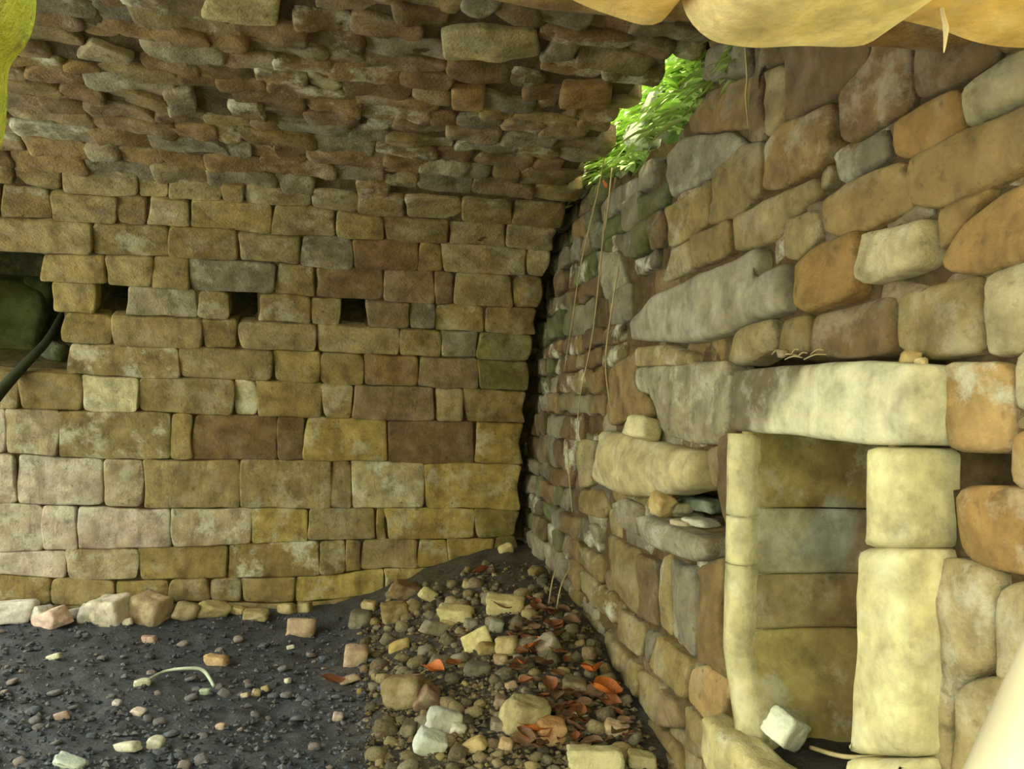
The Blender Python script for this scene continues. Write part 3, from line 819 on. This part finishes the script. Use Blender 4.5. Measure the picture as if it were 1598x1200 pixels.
ROCKS = [
    (615, 956, 44, 42, OLV, 'squarish olive brown stone at the foot of the back wall, behind the rubble'),
    (577, 946, 27, 20, TN, 'small tan stone wedged left of the squarish olive brown stone'),
    (669, 930, 32, 24, CRM, 'cream flat stone leaning up, nearest the back wall in the heap', .5),
    (712, 959, 58, 28, CRM, 'long cream squared block lying at the back of the heap', .1),
    (790, 943, 64, 34, CRM, 'big pale yellow flat-topped stone near the corner with rust leaves in front', .1),
    (745, 998, 50, 38, (220, 204, 140), 'brightest cream angular block in the middle of the heap', -.5),
    (793, 1005, 38, 44, TN, 'tan upright block to the right of the brightest cream block', 0),
    (760, 1014, 30, 24, OLV, 'olive stone tucked under the brightest cream block'),
    (855, 1010, 40, 40, GRY, 'grey brown flat slab leaning among the rust leaves by the right wall', -.6),
    (623, 1010, 34, 22, (196, 168, 104), 'small yellowish oblong stone on the left fringe of the heap', -.4),
    (681, 982, 52, 26, GRY, 'grey layered slab in front of the long cream block', .2),
    (555, 1022, 40, 48, PNK, 'pinkish upright block standing apart on the dark earth', 0),
    (632, 1078, 66, 58, (140, 122, 84), 'big rough brown boulder on the left front of the heap', 0),
    (664, 1092, 42, 44, (128, 98, 80), 'purple brown stone leaning against the big rough brown boulder', -.7),
    (692, 1122, 50, 50, (186, 184, 168), 'large grey white stone in the front of the heap', .2),
    (714, 1139, 26, 20, WHT, 'small white stone touching the large grey white stone'),
    (672, 1164, 50, 40, (200, 202, 186), 'white capped dark stone at the front edge below the large grey white stone', .3),
    (820, 1120, 74, 64, (168, 154, 108), 'largest tan boulder in the front of the heap', .1),
    (858, 1143, 48, 44, (190, 142, 92), 'rounded orange brown stone at the right of the largest tan boulder', 0),
    (742, 1168, 36, 28, (188, 158, 104), 'tan orange stone below the small white stone', -.4),
    (790, 1163, 26, 22, (184, 150, 110), 'small pinkish tan stone below the largest tan boulder'),
    (930, 1188, 92, 46, (204, 192, 138), 'broad pale yellow slab at the bottom edge near the right wall', 0),
    (1003, 1192, 50, 34, (170, 158, 110), 'tan stone at the bottom edge against the right wall'),
    (470, 979, 50, 38, PNK, 'pinkish three-cornered stone on the dark earth before the back wall', 0),
    (338, 1033, 38, 20, (208, 170, 122), 'low orange tan stone on the earth behind the bent pale twig'),
    (790, 857, 24, 20, CRM, 'little cream stone highest in the corner', -.5),
    (730, 911, 17, 16, TN, 'small tan stone high in the heap beneath the back wall'),
    (632, 922, 46, 34, (122, 96, 58), 'brown stone half buried against the back wall above the squarish olive stone'),
    (562, 966, 36, 32, (110, 104, 80), 'dark grey green stone left of the squarish olive brown stone'),
    (700, 975, 22, 14, TN, 'small tan chip beneath the long cream block'),
    (735, 975, 24, 18, GRY, 'grey lump behind the brightest cream block'),
    (775, 978, 24, 22, (150, 150, 126), 'grey green stone under the big pale yellow stone'),
    (895, 1075, 42, 34, (112, 100, 66), 'dark olive slab beside the right wall, below the grey brown leaning slab', .1),
    (783, 1033, 26, 20, (150, 120, 84), 'brown stone in front of the tan upright block'),
    (745, 1045, 40, 24, (104, 98, 80), 'dark grey flat stone in the centre of the heap'),
    (690, 1035, 44, 22, (120, 106, 86), 'grey brown slab behind the big rough brown boulder'),
    (798, 1072, 18, 16, (176, 146, 110), 'small pinkish stone above the largest tan boulder'),
    (782, 1098, 24, 26, (132, 108, 84), 'brown stone touching the left shoulder of the largest tan boulder'),
    (777, 1132, 24, 32, (126, 110, 90), 'dark upright stone between the grey white stone and largest tan boulder'),
    (905, 1120, 34, 20, (160, 158, 130), 'grey green stone behind the broad pale yellow slab'),
    (960, 1140, 44, 26, (188, 160, 124), 'pinkish broken stone at the foot of the right wall'),
    (640, 1135, 26, 40, (96, 84, 60), 'dark brown stone in front of the big rough brown boulder'),
    (545, 1062, 34, 12, PNK, 'thin pink slab lying before the pinkish upright block'),
    (182, 937, 58, 58, (206, 194, 172), 'largest pale boulder at the foot of the back wall', 0),
    (237, 947, 58, 54, (178, 156, 122), 'brown and pale boulder to the right of the largest pale boulder', .3),
    (289, 952, 38, 44, (152, 132, 96), 'brown stone standing third from the largest pale boulder along the wall', .2),
    (333, 953, 50, 30, (174, 156, 108), 'low tan stone at the wall foot, second right of the brown and pale boulder', .1),
    (399, 960, 42, 20, (168, 150, 104), 'flat tan stone alone at the foot of the back wall', 0),
    (373, 944, 26, 14, TN, 'small tan stone behind the flat tan stone at wall foot'),
    (449, 947, 28, 22, TN, 'tan lump at the wall foot behind the pinkish three-cornered stone'),
    (476, 947, 26, 20, (160, 144, 96), 'olive tan lump touching the back wall right of the tan lump'),
    (79, 966, 56, 38, (220, 186, 170), 'pink oblong stone at the lower left of the wall-foot stones', -.2),
    (116, 944, 20, 34, (206, 200, 194), 'narrow grey stone at the wall foot second left of the largest pale boulder', 0),
    (140, 946, 30, 48, (212, 204, 194), 'pale upright stone touching the left of the largest pale boulder', 0),
    (61, 946, 58, 24, (206, 198, 192), 'pale long stone lying above the pink oblong stone', -.2),
    (22, 920, 80, 42, (224, 214, 206), 'large pale slab at the far left edge against the wall', -.1),
    (120, 915, 20, 13, (206, 196, 180), 'tiny pale stone topmost among the wall-foot stones'),
    (199, 972, 16, 14, (206, 192, 170), 'tiny pale stone in front of the two big wall-foot boulders'),
    (84, 1026, 22, 12, WHT, 'white elongated pebble on dark earth near the left edge'),
    (221, 1066, 26, 14, WHT, 'white stone at the left end of the bent pale twig'),
    (199, 1167, 40, 20, WHT, 'white flat stone low on the left, left of its rounded white neighbour'),
    (243, 1161, 25, 24, WHT, 'rounded white stone low on the left of the dark earth'),
    (108, 1193, 52, 18, (206, 214, 200), 'wide white stone cut by the bottom edge on the left'),
    (215, 1112, 26, 12, (210, 190, 176), 'pale pinkish stone on dark earth below the bent twig'),
    (182, 1099, 13, 14, (206, 196, 190), 'small pale stone left of the pale pinkish stone'),
    (319, 1080, 18, 12, (176, 190, 160), 'pale green stone under the right end of the bent twig'),
    (400, 1081, 14, 16, (190, 166, 130), 'middle one of three tan pebbles right of the twig'),
    (383, 1087, 13, 12, (196, 170, 140), 'lowest one of three tan pebbles right of the twig'),
    (414, 1075, 13, 14, (176, 156, 120), 'highest one of three tan pebbles right of the twig'),
    (343, 1136, 17, 12, (196, 168, 148), 'pinkish pebble alone on dark earth below the twig'),
    (453, 1010, 13, 8, WHT, 'white chip on dark earth beneath the pinkish three-cornered stone'),
    (449, 1063, 10, 11, WHT, 'small round white pebble in the dark middle of the floor'),
    (527, 1121, 18, 16, (196, 174, 164), 'pinkish pebble on dark earth left of the heap front'),
    (233, 998, 24, 14, (188, 150, 134), 'dull pink stone on the earth in front of the big wall-foot boulders'),
    (95, 1119, 22, 14, (190, 160, 150), 'dull pink chip on the dark earth at lower left'),
]
for r in ROCKS:
    px, py, w, h, rgb, lab = r[:6]
    place_rock(px, py, w, h, rgb, lab, roll=r[6] if len(r) > 6 else None)

# small stones of the heap and chips on the earth
protos = []
for k in range(14):
    mb = MB(); c = [TN, (120, 106, 70), OLV, GRY, (112, 96, 70), (134, 110, 80), (92, 84, 64), (150, 134, 94), (104, 92, 62), (126, 114, 88), (146, 126, 84), (84, 74, 56), (134, 120, 86), (158, 140, 100)][k]
    rock_mesh(mb, (1, random.uniform(.7, 1.1), random.uniform(.45, .75)), 300 + k, lin(*c) + (.2,), .4, 2)
    protos.append(mb.mesh('small_stone', M_LOOSE))
def scatter(n, region, smin, smax, name, label, cat, group, meshes, tries=20, clear=.75):
    made = 0; rnd = random.Random(hash(group) % 1000 if False else len(group) * 7)
    for _ in range(n * tries):
        if made >= n: break
        px, py = region(rnd)
        p = on_ground(px, py)
        if p[1] > 4.66: continue
        xlim = 1.085
        if p[0] > xlim: continue
        s = smin * (smax / smin) ** rnd.random()
        if any((p[0] - a) ** 2 + (p[1] - b) ** 2 < (clear * (r + s * .5)) ** 2 for a, b, r in PLACED): continue
        o = bpy.data.objects.new(name, rnd.choice(meshes)); COL.objects.link(o)
        o.location = (p[0], p[1], ground_h(p[0], p[1]) + s * .16)
        o.scale = (s, s, s); o.rotation_euler = (rnd.uniform(-.4, .4), rnd.uniform(-.4, .4), rnd.uniform(0, 6.28))
        tag(o, label, cat, group)
        PLACED.append((p[0], p[1], s * .5)); made += 1
def heap_region(r):
    while True:
        x, y = r.uniform(560, 1060), r.uniform(880, 1215)
        if y > 880 + max(0, (760 - x)) * .35 and x < 850 + (y - 860) * .70 and x > 560 + max(0, (y - 1050)) * .1: return x, y
def earth_region(r):
    return r.uniform(-20, 600), r.uniform(985, 1215)
scatter(260, heap_region, .026, .095, 'small_stone', 'small brown or tan broken stone filling the rubble heap between the bigger stones', 'stone', 'small stones of the rubble heap', protos)
chips = []
for k in range(8):
    mb = MB(); c = random.choice([(150, 136, 130), (126, 122, 124), (98, 104, 114), (166, 146, 134), (88, 96, 108), (104, 112, 122)])
    rock_mesh(mb, (1, random.uniform(.6, 1.0), random.uniform(.3, .5)), 400 + k, lin(*c) + (.2,), .3, 2)
    chips.append(mb.mesh('stone_chip', M_LOOSE))
scatter(120, earth_region, .018, .06, 'stone_chip', 'small dull chip of stone scattered over the dark earth', 'stone chip', 'stone chips on the dark earth', chips)

# gravel nobody could count
mb = MB()
rnd = random.Random(5)
for _ in range(5200):
    px, py = (heap_region(rnd) if rnd.random() < .5 else (rnd.uniform(-60, 900), rnd.uniform(960, 1230)))
    p = on_ground(px, py)
    if p[1] > 4.7 or p[0] > 1.10: continue
    s = rnd.uniform(.005, .017) * (1.4 if rnd.random() < .15 else 1)
    heap = p[0] > .1
    c = lin(*(rnd.choice([(110, 94, 62), (90, 78, 54), (130, 112, 78), (70, 62, 46)]) if heap else rnd.choice([(74, 80, 90), (62, 68, 78), (98, 98, 102), (52, 58, 66)])))
    z = ground_h(p[0], p[1]) + .006
    a = rnd.uniform(0, 6.28)
    vs_ = []
    for d in ((1, 0, 0), (-.2, .9, .1), (-1, .1, 0), (.1, -.8, .1), (.1, .1, .6), (0, 0, -.6)):
        k = s * rnd.uniform(.7, 1.3)
        x, y = d[0] * math.cos(a) - d[1] * math.sin(a), d[0] * math.sin(a) + d[1] * math.cos(a)
        vs_.append((p[0] + x * k, p[1] + y * k, z + d[2] * k))
    mb.add(vs_, [(0, 1, 4), (1, 2, 4), (2, 3, 4), (3, 0, 4), (1, 0, 5), (2, 1, 5), (3, 2, 5), (0, 3, 5)], c + (.1,))
gravel = mb.build('gravel', M_LOOSE, smooth=False); tag(gravel, 'fine dark gravel and grit over the floor', 'gravel', kind='stuff')

# ------------------------------------------------------------------ fallen leaves
LEAFM = [plain('rust_leaf', lin(122, 74, 44), .6), plain('brown_leaf', lin(100, 74, 50), .7), plain('orange_leaf', lin(176, 96, 42), .5)]
def leaf_mesh(seed, mat, ln=1., wd=.38):
    rnd = random.Random(seed); mb = MB(); V = []; Fc = []
    n, m = 12, 6; curl = rnd.uniform(.2, .9); bend = rnd.uniform(-.5, .7); tw = rnd.uniform(-.6, .6)
    for side in (0, 1):
        for i in range(n + 1):
            t = i / n; w = wd * math.sin(math.pi * min(1, t * .97 + .015)) ** .8 * (1.15 - .4 * t)
            for j in range(m + 1):
                q = j / m * 2 - 1
                x = (t - .5) * ln; y = q * w; z = curl * w * q * q * .9 + bend * (t - .5) ** 2 * ln - side * .012 - .02 * (1 - abs(q)) ** 4
                z += .03 * math.sin(t * 9 + q * 3 + seed)
                a = tw * (t - .5); y, z = y * math.cos(a) - z * math.sin(a), y * math.sin(a) + z * math.cos(a)
                V.append((x, y, z))
        o = side * (n + 1) * (m + 1)
        for i in range(n):
            for j in range(m):
                f = (o + i * (m + 1) + j, o + (i + 1) * (m + 1) + j, o + (i + 1) * (m + 1) + j + 1, o + i * (m + 1) + j + 1)
                Fc.append(f if side == 0 else f[::-1])
    # leaf stalk
    b = len(V)
    for i in range(5):
        t = i / 4
        for k in range(4):
            a = k * math.pi / 2
            V.append((-.48 * ln - t * .22 * ln, math.cos(a) * .012, math.sin(a) * .012 + bend * .25 * ln + .06 * t))
    for i in range(4):
        for k in range(4): Fc.append((b + i * 4 + k, b + i * 4 + (k + 1) % 4, b + (i + 1) * 4 + (k + 1) % 4, b + (i + 1) * 4 + k))
    mb.add(V, Fc, (1, 1, 1, 0)); return mb.mesh('leaf', mat)
leaf_by = {k: [leaf_mesh(10 * k + i, LEAFM[k]) for i in range(4)] for k in range(3)}
LEAVES = [
    (945, 1103, .13, 2, .2, 'largest bright orange curled leaf beside the right wall'),
    (923, 1070, .12, 2, 1.4, 'bright orange leaf standing just above the largest orange leaf'),
    (842, 1163, .12, 2, -.3, 'orange leaf lying below the rounded orange brown stone'),
    (832, 1022, .11, 2, 1.0, 'bright orange leaf left of the grey leaning slab'),
    (815, 1053, .08, 2, 1.5, 'small orange leaf in front of the tan upright block'),
    (677, 1064, .11, 2, -.8, 'slim orange leaf on top of the big rough brown boulder'),
    (708, 1053, .08, 0, .3, 'rust leaf in the middle of the heap right of the boulder'),
    (518, 1078, .11, 0, .3, 'red brown leaf alone on the dark earth left of the heap'),
    (750, 904, .10, 0, .1, 'red brown leaf high in the heap near the corner'),
    (785, 962, .10, 0, .0, 'rust leaf tucked under the big pale yellow stone'),
    (848, 1055, .11, 1, .6, 'tan brown leaf lying across the heap like a stick'),
]
def put_leaf(o, px, py, s, rz, rnd, lift=.02):
    p = on_ground(px, py)
    o.location = (min(p[0], 1.02), min(p[1], 4.66), ground_h(p[0], p[1]) + lift + s * .14)
    o.scale = (s, s, s); o.rotation_euler = (rnd.uniform(-.5, .5), rnd.uniform(-.35, .35), rz)
rnd = random.Random(11)
for px, py, s, k, rz, lab in LEAVES:
    o = bpy.data.objects.new('fallen_leaf', leaf_by[k][rnd.randrange(4)]); COL.objects.link(o)
    put_leaf(o, px, py, s, rz, rnd, .03); tag(o, lab, 'leaf')
for _ in range(85):
    while True:
        px, py = rnd.uniform(770, 990), rnd.uniform(940, 1190)
        if px < 850 + (py - 900) * .55 and px > 790 + (py - 1000) * .15: break
    o = bpy.data.objects.new('fallen_leaf', leaf_by[rnd.choice([0, 0, 0, 1, 1, 1, 1, 1])][rnd.randrange(4)]); COL.objects.link(o)
    put_leaf(o, px, py, rnd.uniform(.05, .10), rnd.uniform(0, 6.28), rnd)
    tag(o, 'rust or brown dead leaf in the drift along the foot of the right wall', 'leaf', 'dead leaves drifted along the right wall')

# ------------------------------------------------------------------ tubes: twigs, roots, stalks, the pole
def tube(name, pts, radii, mat, parent=None, seg=7, sub=6):
    P = catmull(pts, sub); n = len(P)
    Rr = np.interp(np.linspace(0, 1, n), np.linspace(0, 1, len(radii)), radii)
    mb = MB(); V = []; Fc = []
    for i, p in enumerate(P):
        t = Vector(P[min(i + 1, n - 1)] - P[max(i - 1, 0)]).normalized()
        a = t.orthogonal().normalized() if i == 0 else (a - t * a.dot(t)).normalized()
        b = t.cross(a)
        for k in range(seg):
            w = 2 * math.pi * k / seg
            V.append(tuple(Vector(p) + (a * math.cos(w) + b * math.sin(w)) * Rr[i]))
    for i in range(n - 1):
        for k in range(seg): Fc.append((i * seg + k, i * seg + (k + 1) % seg, (i + 1) * seg + (k + 1) % seg, (i + 1) * seg + k))
    Fc.append(tuple(range(seg))[::-1]); Fc.append(tuple((n - 1) * seg + k for k in range(seg)))
    mb.add(V, Fc, (1, 1, 1, 0)); return mb.build(name, mat, parent)
M_TWIG = plain('bleached_twig', lin(176, 184, 160), .7)
M_ROOT = plain('dry_root', lin(168, 150, 104), .8)
M_BRANCH = plain('dark_bark', lin(46, 50, 30), .8)
M_POLE = plain('pale_peeled_wood', lin(146, 138, 112), .6, .15, 6)
gp = lambda px, py, dz: (lambda p: np.array([p[0], p[1], ground_h(p[0], p[1]) + dz]))(on_ground(px, py))
o = tube('twig', [gp(226, 1070, .015), gp(255, 1062, .035), gp(295, 1062, .055), gp(318, 1064, .045), gp(334, 1076, .012)], [.005, .006, .008, .009, .007], M_TWIG)
tag(o, 'bent pale twig arching over the dark earth on the left', 'twig')
def wallpt(px, py, off): p = at_x(px, py, XR - off); return p
ROOTS = [
    ([(943, 245), (935, 290), (922, 345), (905, 420), (893, 500), (880, 580)], 'thin pale root hanging leftmost down the corner of the right wall'),
    ([(955, 262), (948, 330), (940, 390), (937, 440)], 'short pale root hanging from the breach beside the leftmost root'),
    ([(965, 420), (955, 480), (945, 560), (950, 620), (955, 645)], 'pale root hanging before the brown stone left of the grey block'),
    ([(945, 330), (938, 400), (925, 520), (905, 620), (900, 690)], 'long pale root falling from the breach to mid wall'),
    ([(885, 690), (888, 740), (893, 800)], 'lowest pale root trailing left of the large pale block'),
    ([(1163, 72), (1166, 120), (1164, 150), (1168, 200)], 'pale root hanging at the top of the right wall under the orange rock'),
]
for pts, lab in ROOTS:
    o = tube('hanging_root', [wallpt(x, y, .055 + .012 * math.sin(i * 2)) for i, (x, y) in enumerate(pts)], [.0035, .003, .0018], M_ROOT)
    tag(o, lab, 'root')
for (a, b, lab) in (((876, 870), (856, 945), 'dry straw stalk leaning on the right wall, left of its twin'), ((890, 885), (872, 955), 'dry straw stalk leaning on the right wall, right of its twin')):
    p = on_ground(*b); q = wallpt(a[0], a[1], .05)
    p = np.array([min(p[0], 1.0), p[1], ground_h(p[0], p[1])])
    o = tube('dry_stalk', [p, (p + q) / 2 + np.array([-.01, 0, .02]), q], [.004, .003, .0015], M_ROOT); tag(o, lab, 'stalk')
# leaning pole at the lower right, close to the camera
def along(px, py, d): v = ray(px, py); return EYE + v / np.linalg.norm(v) * d
pa, pb = along(1722, 1022, .98), along(1630, 1252, .92)
dirv = (pb - pa) / np.linalg.norm(pb - pa)
foot = pa + dirv * ((0.01 - pa[2]) / dirv[2]); top = pa - dirv * .22
o = tube('wooden_pole', [foot, pb, pa, top], [.066, .064, .062, .060], M_POLE, seg=28)
tag(o, 'smooth pale wooden pole leaning at the bottom right corner beside the wall', 'pole')
# twig lying in the niche
o = tube('twig', [np.array([1.20, 1.82, .44]), np.array([1.21, 1.70, .47]), np.array([1.22, 1.56, .53])], [.006, .006, .005], M_ROOT)
tag(o, 'brown twig lying in the bottom of the stone niche', 'twig')
rock('stone', (1.14, 1.84, .485), (.10, .085, .085), (.2, .5, .5), lin(214, 214, 186) + (.3,), 77, 'white squared stone lying on the broken sill of the niche', 'stone', blocky=.9, sub=4)
rock('stone', (1.30, 1.66, .45), (.14, .12, .10), (.2, -.2, .2), lin(92, 84, 52) + (.3,), 78, 'brown stone inside the niche behind the white squared stone', 'stone')
# stones lying loose in the holes of the right wall
for i, (px, py, w, h, dx, rgb, lab) in enumerate([
        (1040, 795, 40, 16, .10, (130, 124, 84), 'olive flat stone at the left inside the hole above the ledge'),
        (1062, 792, 14, 14, .05, (170, 160, 130), 'pale little stone in the middle of the hole above the ledge'),
        (1098, 786, 46, 16, .12, (110, 120, 96), 'grey green flat stone at the back right of the hole above the ledge'),
        (1096, 815, 26, 10, .06, (186, 180, 156), 'pale sliver of stone in front right of the hole above the ledge'),
        (1072, 816, 20, 10, .03, (176, 160, 126), 'tan sliver on the middle of the ledge'),
        (1078, 803, 40, 12, .12, (96, 92, 62), 'dark flat stone deep in the hole above the ledge')]):
    p = at_x(px, py, XR + dx); k = (RW.T @ (p - EYE))[2] / F_PX
    rock('stone', tuple(p), (.10, w * k * 2.1, h * k * 1.25), (0, 0, .1 * i), lin(*rgb) + (.2,), 500 + i, lab, 'stone')
p = at_x(1032, 784, XR - .02); rock('stone', tuple(p), (.07, .11, .085), (.3, .2, .1), lin(176, 148, 92) + (.2,), 520, 'tan three-cornered stone wedged under the large pale block', 'stone')
p = at_x(1003, 668, XR - .03); rock('stone', tuple(p), (.09, .20, .085), (.1, .1, .05), lin(206, 194, 146) + (.2,), 521, 'small cream stone sitting on top of the large pale block', 'stone', blocky=1)
p = at_x(1538, 738, XR + .15); rock('stone', tuple(p), (.08, .10, .06), (.1, .3, .05), lin(120, 128, 110) + (.4,), 522, 'grey green stone inside the hole right of the niche', 'stone')

# debris on top of the lintel
LT = pf(1200, 566)[1]
for i, (px, py, s, rgb, lab) in enumerate([(1222, 548, .028, (150, 130, 96), 'left pebble of the three lying on the niche lintel'), (1420, 556, .04, (176, 150, 96), 'largest pebble of the three, on the right end of the niche lintel'),
                                           (1437, 562, .024, (206, 184, 130), 'smallest pale pebble beside the largest on the niche lintel')]):
    p = at_x(px, py + 6, 1.09)
    rock('pebble', (p[0], p[1], p[2] + .004), (s, s, s * .8), (0, 0, i), lin(*rgb) + (.2,), 530 + i, lab, 'pebble', sub=2)
for i in range(7):
    a = at_x(1205 + i * 10, 553 + (i % 3) * 4, 1.085); b = a + np.array([random.uniform(-.02, .02), -.05 - .02 * (i % 3), random.uniform(-.004, .012)])
    o = tube('dry_stalk', [a, (a + b) / 2 + np.array([0, 0, .006]), b], [.002, .002, .001], M_ROOT, seg=5, sub=3)
    tag(o, 'short bit of dry twig lying on the left of the niche lintel', 'stalk', 'bits of twig on the niche lintel')

# ------------------------------------------------------------------ the recess at the left: mossy boulders and a branch
def on_recess(px, py, dy):
    return at_y(px, py, 4.72 + dy)
for i, (px, py, w, h, dy, rgb, lab) in enumerate([
        (5, 490, 130, 150, .30, (96, 102, 66), 'big rounded mossy boulder filling the recess at the far left'),
        (86, 548, 42, 30, .12, (126, 130, 106), 'small grey green boulder at the lower right of the left recess'),
        (62, 462, 46, 70, .34, (84, 96, 60), 'dark mossy stone behind the big boulder in the left recess'),
        (40, 405, 60, 40, .34, (92, 104, 66), 'grey green stone at the top of the left recess'),
        (70, 575, 66, 26, .16, (78, 84, 54), 'mossy flat stone on the sill of the left recess'),
        (8, 588, 34, 34, .04, (170, 172, 140), 'pale grey stone on the sill of the left recess under the branch')]):
    p = on_recess(px, py, dy); k = (RW.T @ (p - EYE))[2] / F_PX
    rock('boulder', tuple(p), (w * k, .22, h * k), (.1, .2, .1), lin(*rgb) + (.3,), 600 + i, lab, 'boulder', mat=M_DAMP, sub=4, k=7)
o = tube('branch', [at_y(-60, 690, 4.40), at_y(0, 612, 4.54), at_y(40, 568, 4.60), at_y(75, 530, 4.68), at_y(98, 488, 4.86)], [.034, .032, .026, .022, .016], M_BRANCH)
tag(o, 'dark branch leaning out of the recess at the left', 'branch')

# ------------------------------------------------------------------ WALL FRONT: broken head of the opening we look through
front = empty('wall_front', (0, .85, 1.9)); tag(front, kind='structure')
YF = .85
def front_surf(x, z): return np.array([x, YF - .30, z]), np.array([0, -1.0, 0])
def pfr(px, py): p = at_y(px, py, YF); return (p[0], p[2])
HEAD = [([(850, -260), (1048, -260), (1050, 8), (1034, 40), (1000, 46), (960, 28), (915, 10), (860, -20)], (226, 188, 118), .0),
        ([(1040, -260), (1385, -260), (1376, 26), (1368, 44), (1340, 84), (1290, 90), (1160, 88), (1088, 80), (1052, 44), (1040, 8)], (232, 206, 146), .03),
        ([(1385, -260), (1800, -260), (1800, 70), (1600, 80), (1545, 76), (1505, 64), (1460, 44), (1405, 34), (1376, 28)], (222, 182, 108), .01)]
for poly, rgb, pr in HEAD:
    mb = MB(); stone(mb, [pfr(*p) for p in poly], front_surf, lin(*rgb) + (.4,), gap=.0, proud=pr, depth=.30, rough=.035, bulge=.03, edge=.035, step=.012, smooth=2, jit=.008, tilt=.01)
    o = mb.build('lintel_rock', M_DRESSED, front); o.matrix_parent_inverse = Matrix.Translation(front.location).inverted()
mb = MB(); stone(mb, [pfr(*p) for p in [(-700, -600), (80, -600), (66, 0), (52, 55), (28, 85), (8, 96), (14, 150), (4, 215), (-20, 260), (-90, 330), (-700, 420)]], front_surf,
                 lin(156, 158, 56) + (.8,), gap=0, proud=.0, depth=.3, rough=.03, bulge=.04, edge=.05, step=.012, smooth=2, jit=.012)
o = mb.build('mossy_rock', M_MOSSY, front); o.matrix_parent_inverse = Matrix.Translation(front.location).inverted(); o['label'] = 'bright yellow green mossy rock'
# masonry above and to the left of the opening, out of the picture
mb = MB()
for k in range(3): boxmesh(mb, (-2.2 + k * 1.45, .86, 2.02), (-.80 + k * 1.45, 1.35, 3.0), tint(ORANGE, .3), r=.05, n=8, rough=.03)
for k in range(4): boxmesh(mb, (-3.4, .88, -.2 + k * .6), (-1.35 - .08 * (k % 2), 1.35, .40 + k * .6), tint(TAN, .4), r=.05, n=8, rough=.03)
o = mb.build('masonry', M_ASHLAR, front); o.matrix_parent_inverse = Matrix.Translation(front.location).inverted()
o = tube('cobweb_strand', [at_y(1466, -20, .80), at_y(1471, 20, .80), at_y(1476, 45, .80), at_y(1473, 82, .80)], [.0028, .0022, .0035, .0006], plain('cobweb', lin(216, 200, 170), .8))
tag(o, 'pale dusty cobweb strand hanging from the orange rock at top right', 'cobweb')

# ------------------------------------------------------------------ the bank outside, above the breach
mb = MB(); V = []; Fc = []; cols = []
bx = np.arange(1.16, 2.2, .04); by = np.arange(1.6, 5.6, .05)
def bank_h(x, y): return 2.36 + (x - 1.16) * 2.3 + .10 * noise.fractal(Vector((x * 3, y * 3, 2)), 1, 2, 4)
for x in bx:
    for y in by:
        V.append((x, y, bank_h(x, y))); cols.append(lin(*((90, 120, 40) if fbm((x, y, 0), 5) > -.1 else (150, 150, 120))) + (.3,))
m = len(by)
for i in range(len(bx) - 1):
    for j in range(m - 1): Fc.append((i * m + j, (i + 1) * m + j, (i + 1) * m + j + 1, i * m + j + 1))
mb.add(V, Fc, cols)
bank = mb.build('bank', M_MOSSY); tag(bank, kind='structure')
M_GREEN = plain('fresh_green_leaf', lin(196, 222, 128), .5, .25, 12)
M_GREEN.node_tree.nodes['Principled BSDF'].inputs['Subsurface Weight'].default_value = 0
mb = MB(); rnd = random.Random(3)
for _ in range(1600):
    x = 1.17 + abs(rnd.gauss(0, .20)); y = rnd.uniform(2.1, 4.3)
    z = bank_h(x, y)
    L_ = rnd.uniform(.07, .20); w = rnd.uniform(.010, .026); a = rnd.uniform(0, 6.28)
    d = Vector((math.cos(a) * .5 - .45, math.sin(a) * .5, rnd.uniform(.1, .7))).normalized()
    sd = d.cross(Vector((0, 0, 1))).normalized()
    pts = []
    for i in range(5):
        t = i / 4; c = Vector((x, y, z)) + d * L_ * t + Vector((0, 0, -.6 * L_ * t * t))
        ww = w * math.sin(math.pi * (.12 + .86 * t))
        up = Vector((0, 0, .25 * ww))
        pts += [tuple(c - sd * ww + up), tuple(c), tuple(c + sd * ww + up)]
    fs = []
    for i in range(4):
        for k in range(2): fs.append((i * 3 + k, i * 3 + k + 1, (i + 1) * 3 + k + 1, (i + 1) * 3 + k))
    mb.add(pts, fs, (1, 1, 1, 0))
fol = mb.build('foliage', M_GREEN); tag(fol, 'bright green grass and leaves lit by daylight in the breach above the corner', 'foliage', kind='stuff')
p = at_x(966, 224, 1.09)
for px, py, X, sz, lab in ((1003, 214, 1.17, (.12, .16, .10), 'pale rock in the greenery at the lower left of the breach'), (1030, 168, 1.20, (.10, .14, .10), 'pale rock in the middle of the greenery of the breach')):
    p = at_x(px, py, X); rock('stone', tuple(p), sz, (.2, .3, .4), lin(206, 214, 176) + (.4,), px, lab, 'stone')
o = bpy.data.objects.new('fallen_leaf', leaf_by[2][1]); COL.objects.link(o)
o.location = tuple(at_x(943, 288, 1.07)); o.scale = (.05, .05, .05); o.rotation_euler = (.9, .3, 1.2)
tag(o, 'orange leaf caught on the roots high in the corner below the breach', 'leaf')
sp = empty('seedling', tuple(at_x(963, 245, 1.10))); tag(sp, 'tiny bright green seedling at the left end of the breach', 'plant')
base = np.array(sp.location)
o = tube('stem', [np.zeros(3), (p - base) * .6 + np.array([0, .004, 0]), p - base], [.002, .0018, .0014], M_GREEN, sp)
for k in range(4):
    mb = MB(); a = k * 1.6
    V = []
    q = p - base
    for r_, w_ in ((.0, .0), (.012, .009), (.024, .010), (.036, .0)):
        c = q + np.array([math.cos(a) * r_, math.sin(a) * r_, .006 + r_ * .25]); s_ = np.array([-math.sin(a), math.cos(a), 0]) * w_
        V += [c - s_, c - np.array([0, 0, .002]), c + s_]
    Fc = [(i * 3 + j, i * 3 + j + 1, i * 3 + j + 4, i * 3 + j + 3) for i in range(3) for j in range(2)]
    mb.add(V, Fc, (1, 1, 1, 0)); mb.build('leaf', M_GREEN, sp)
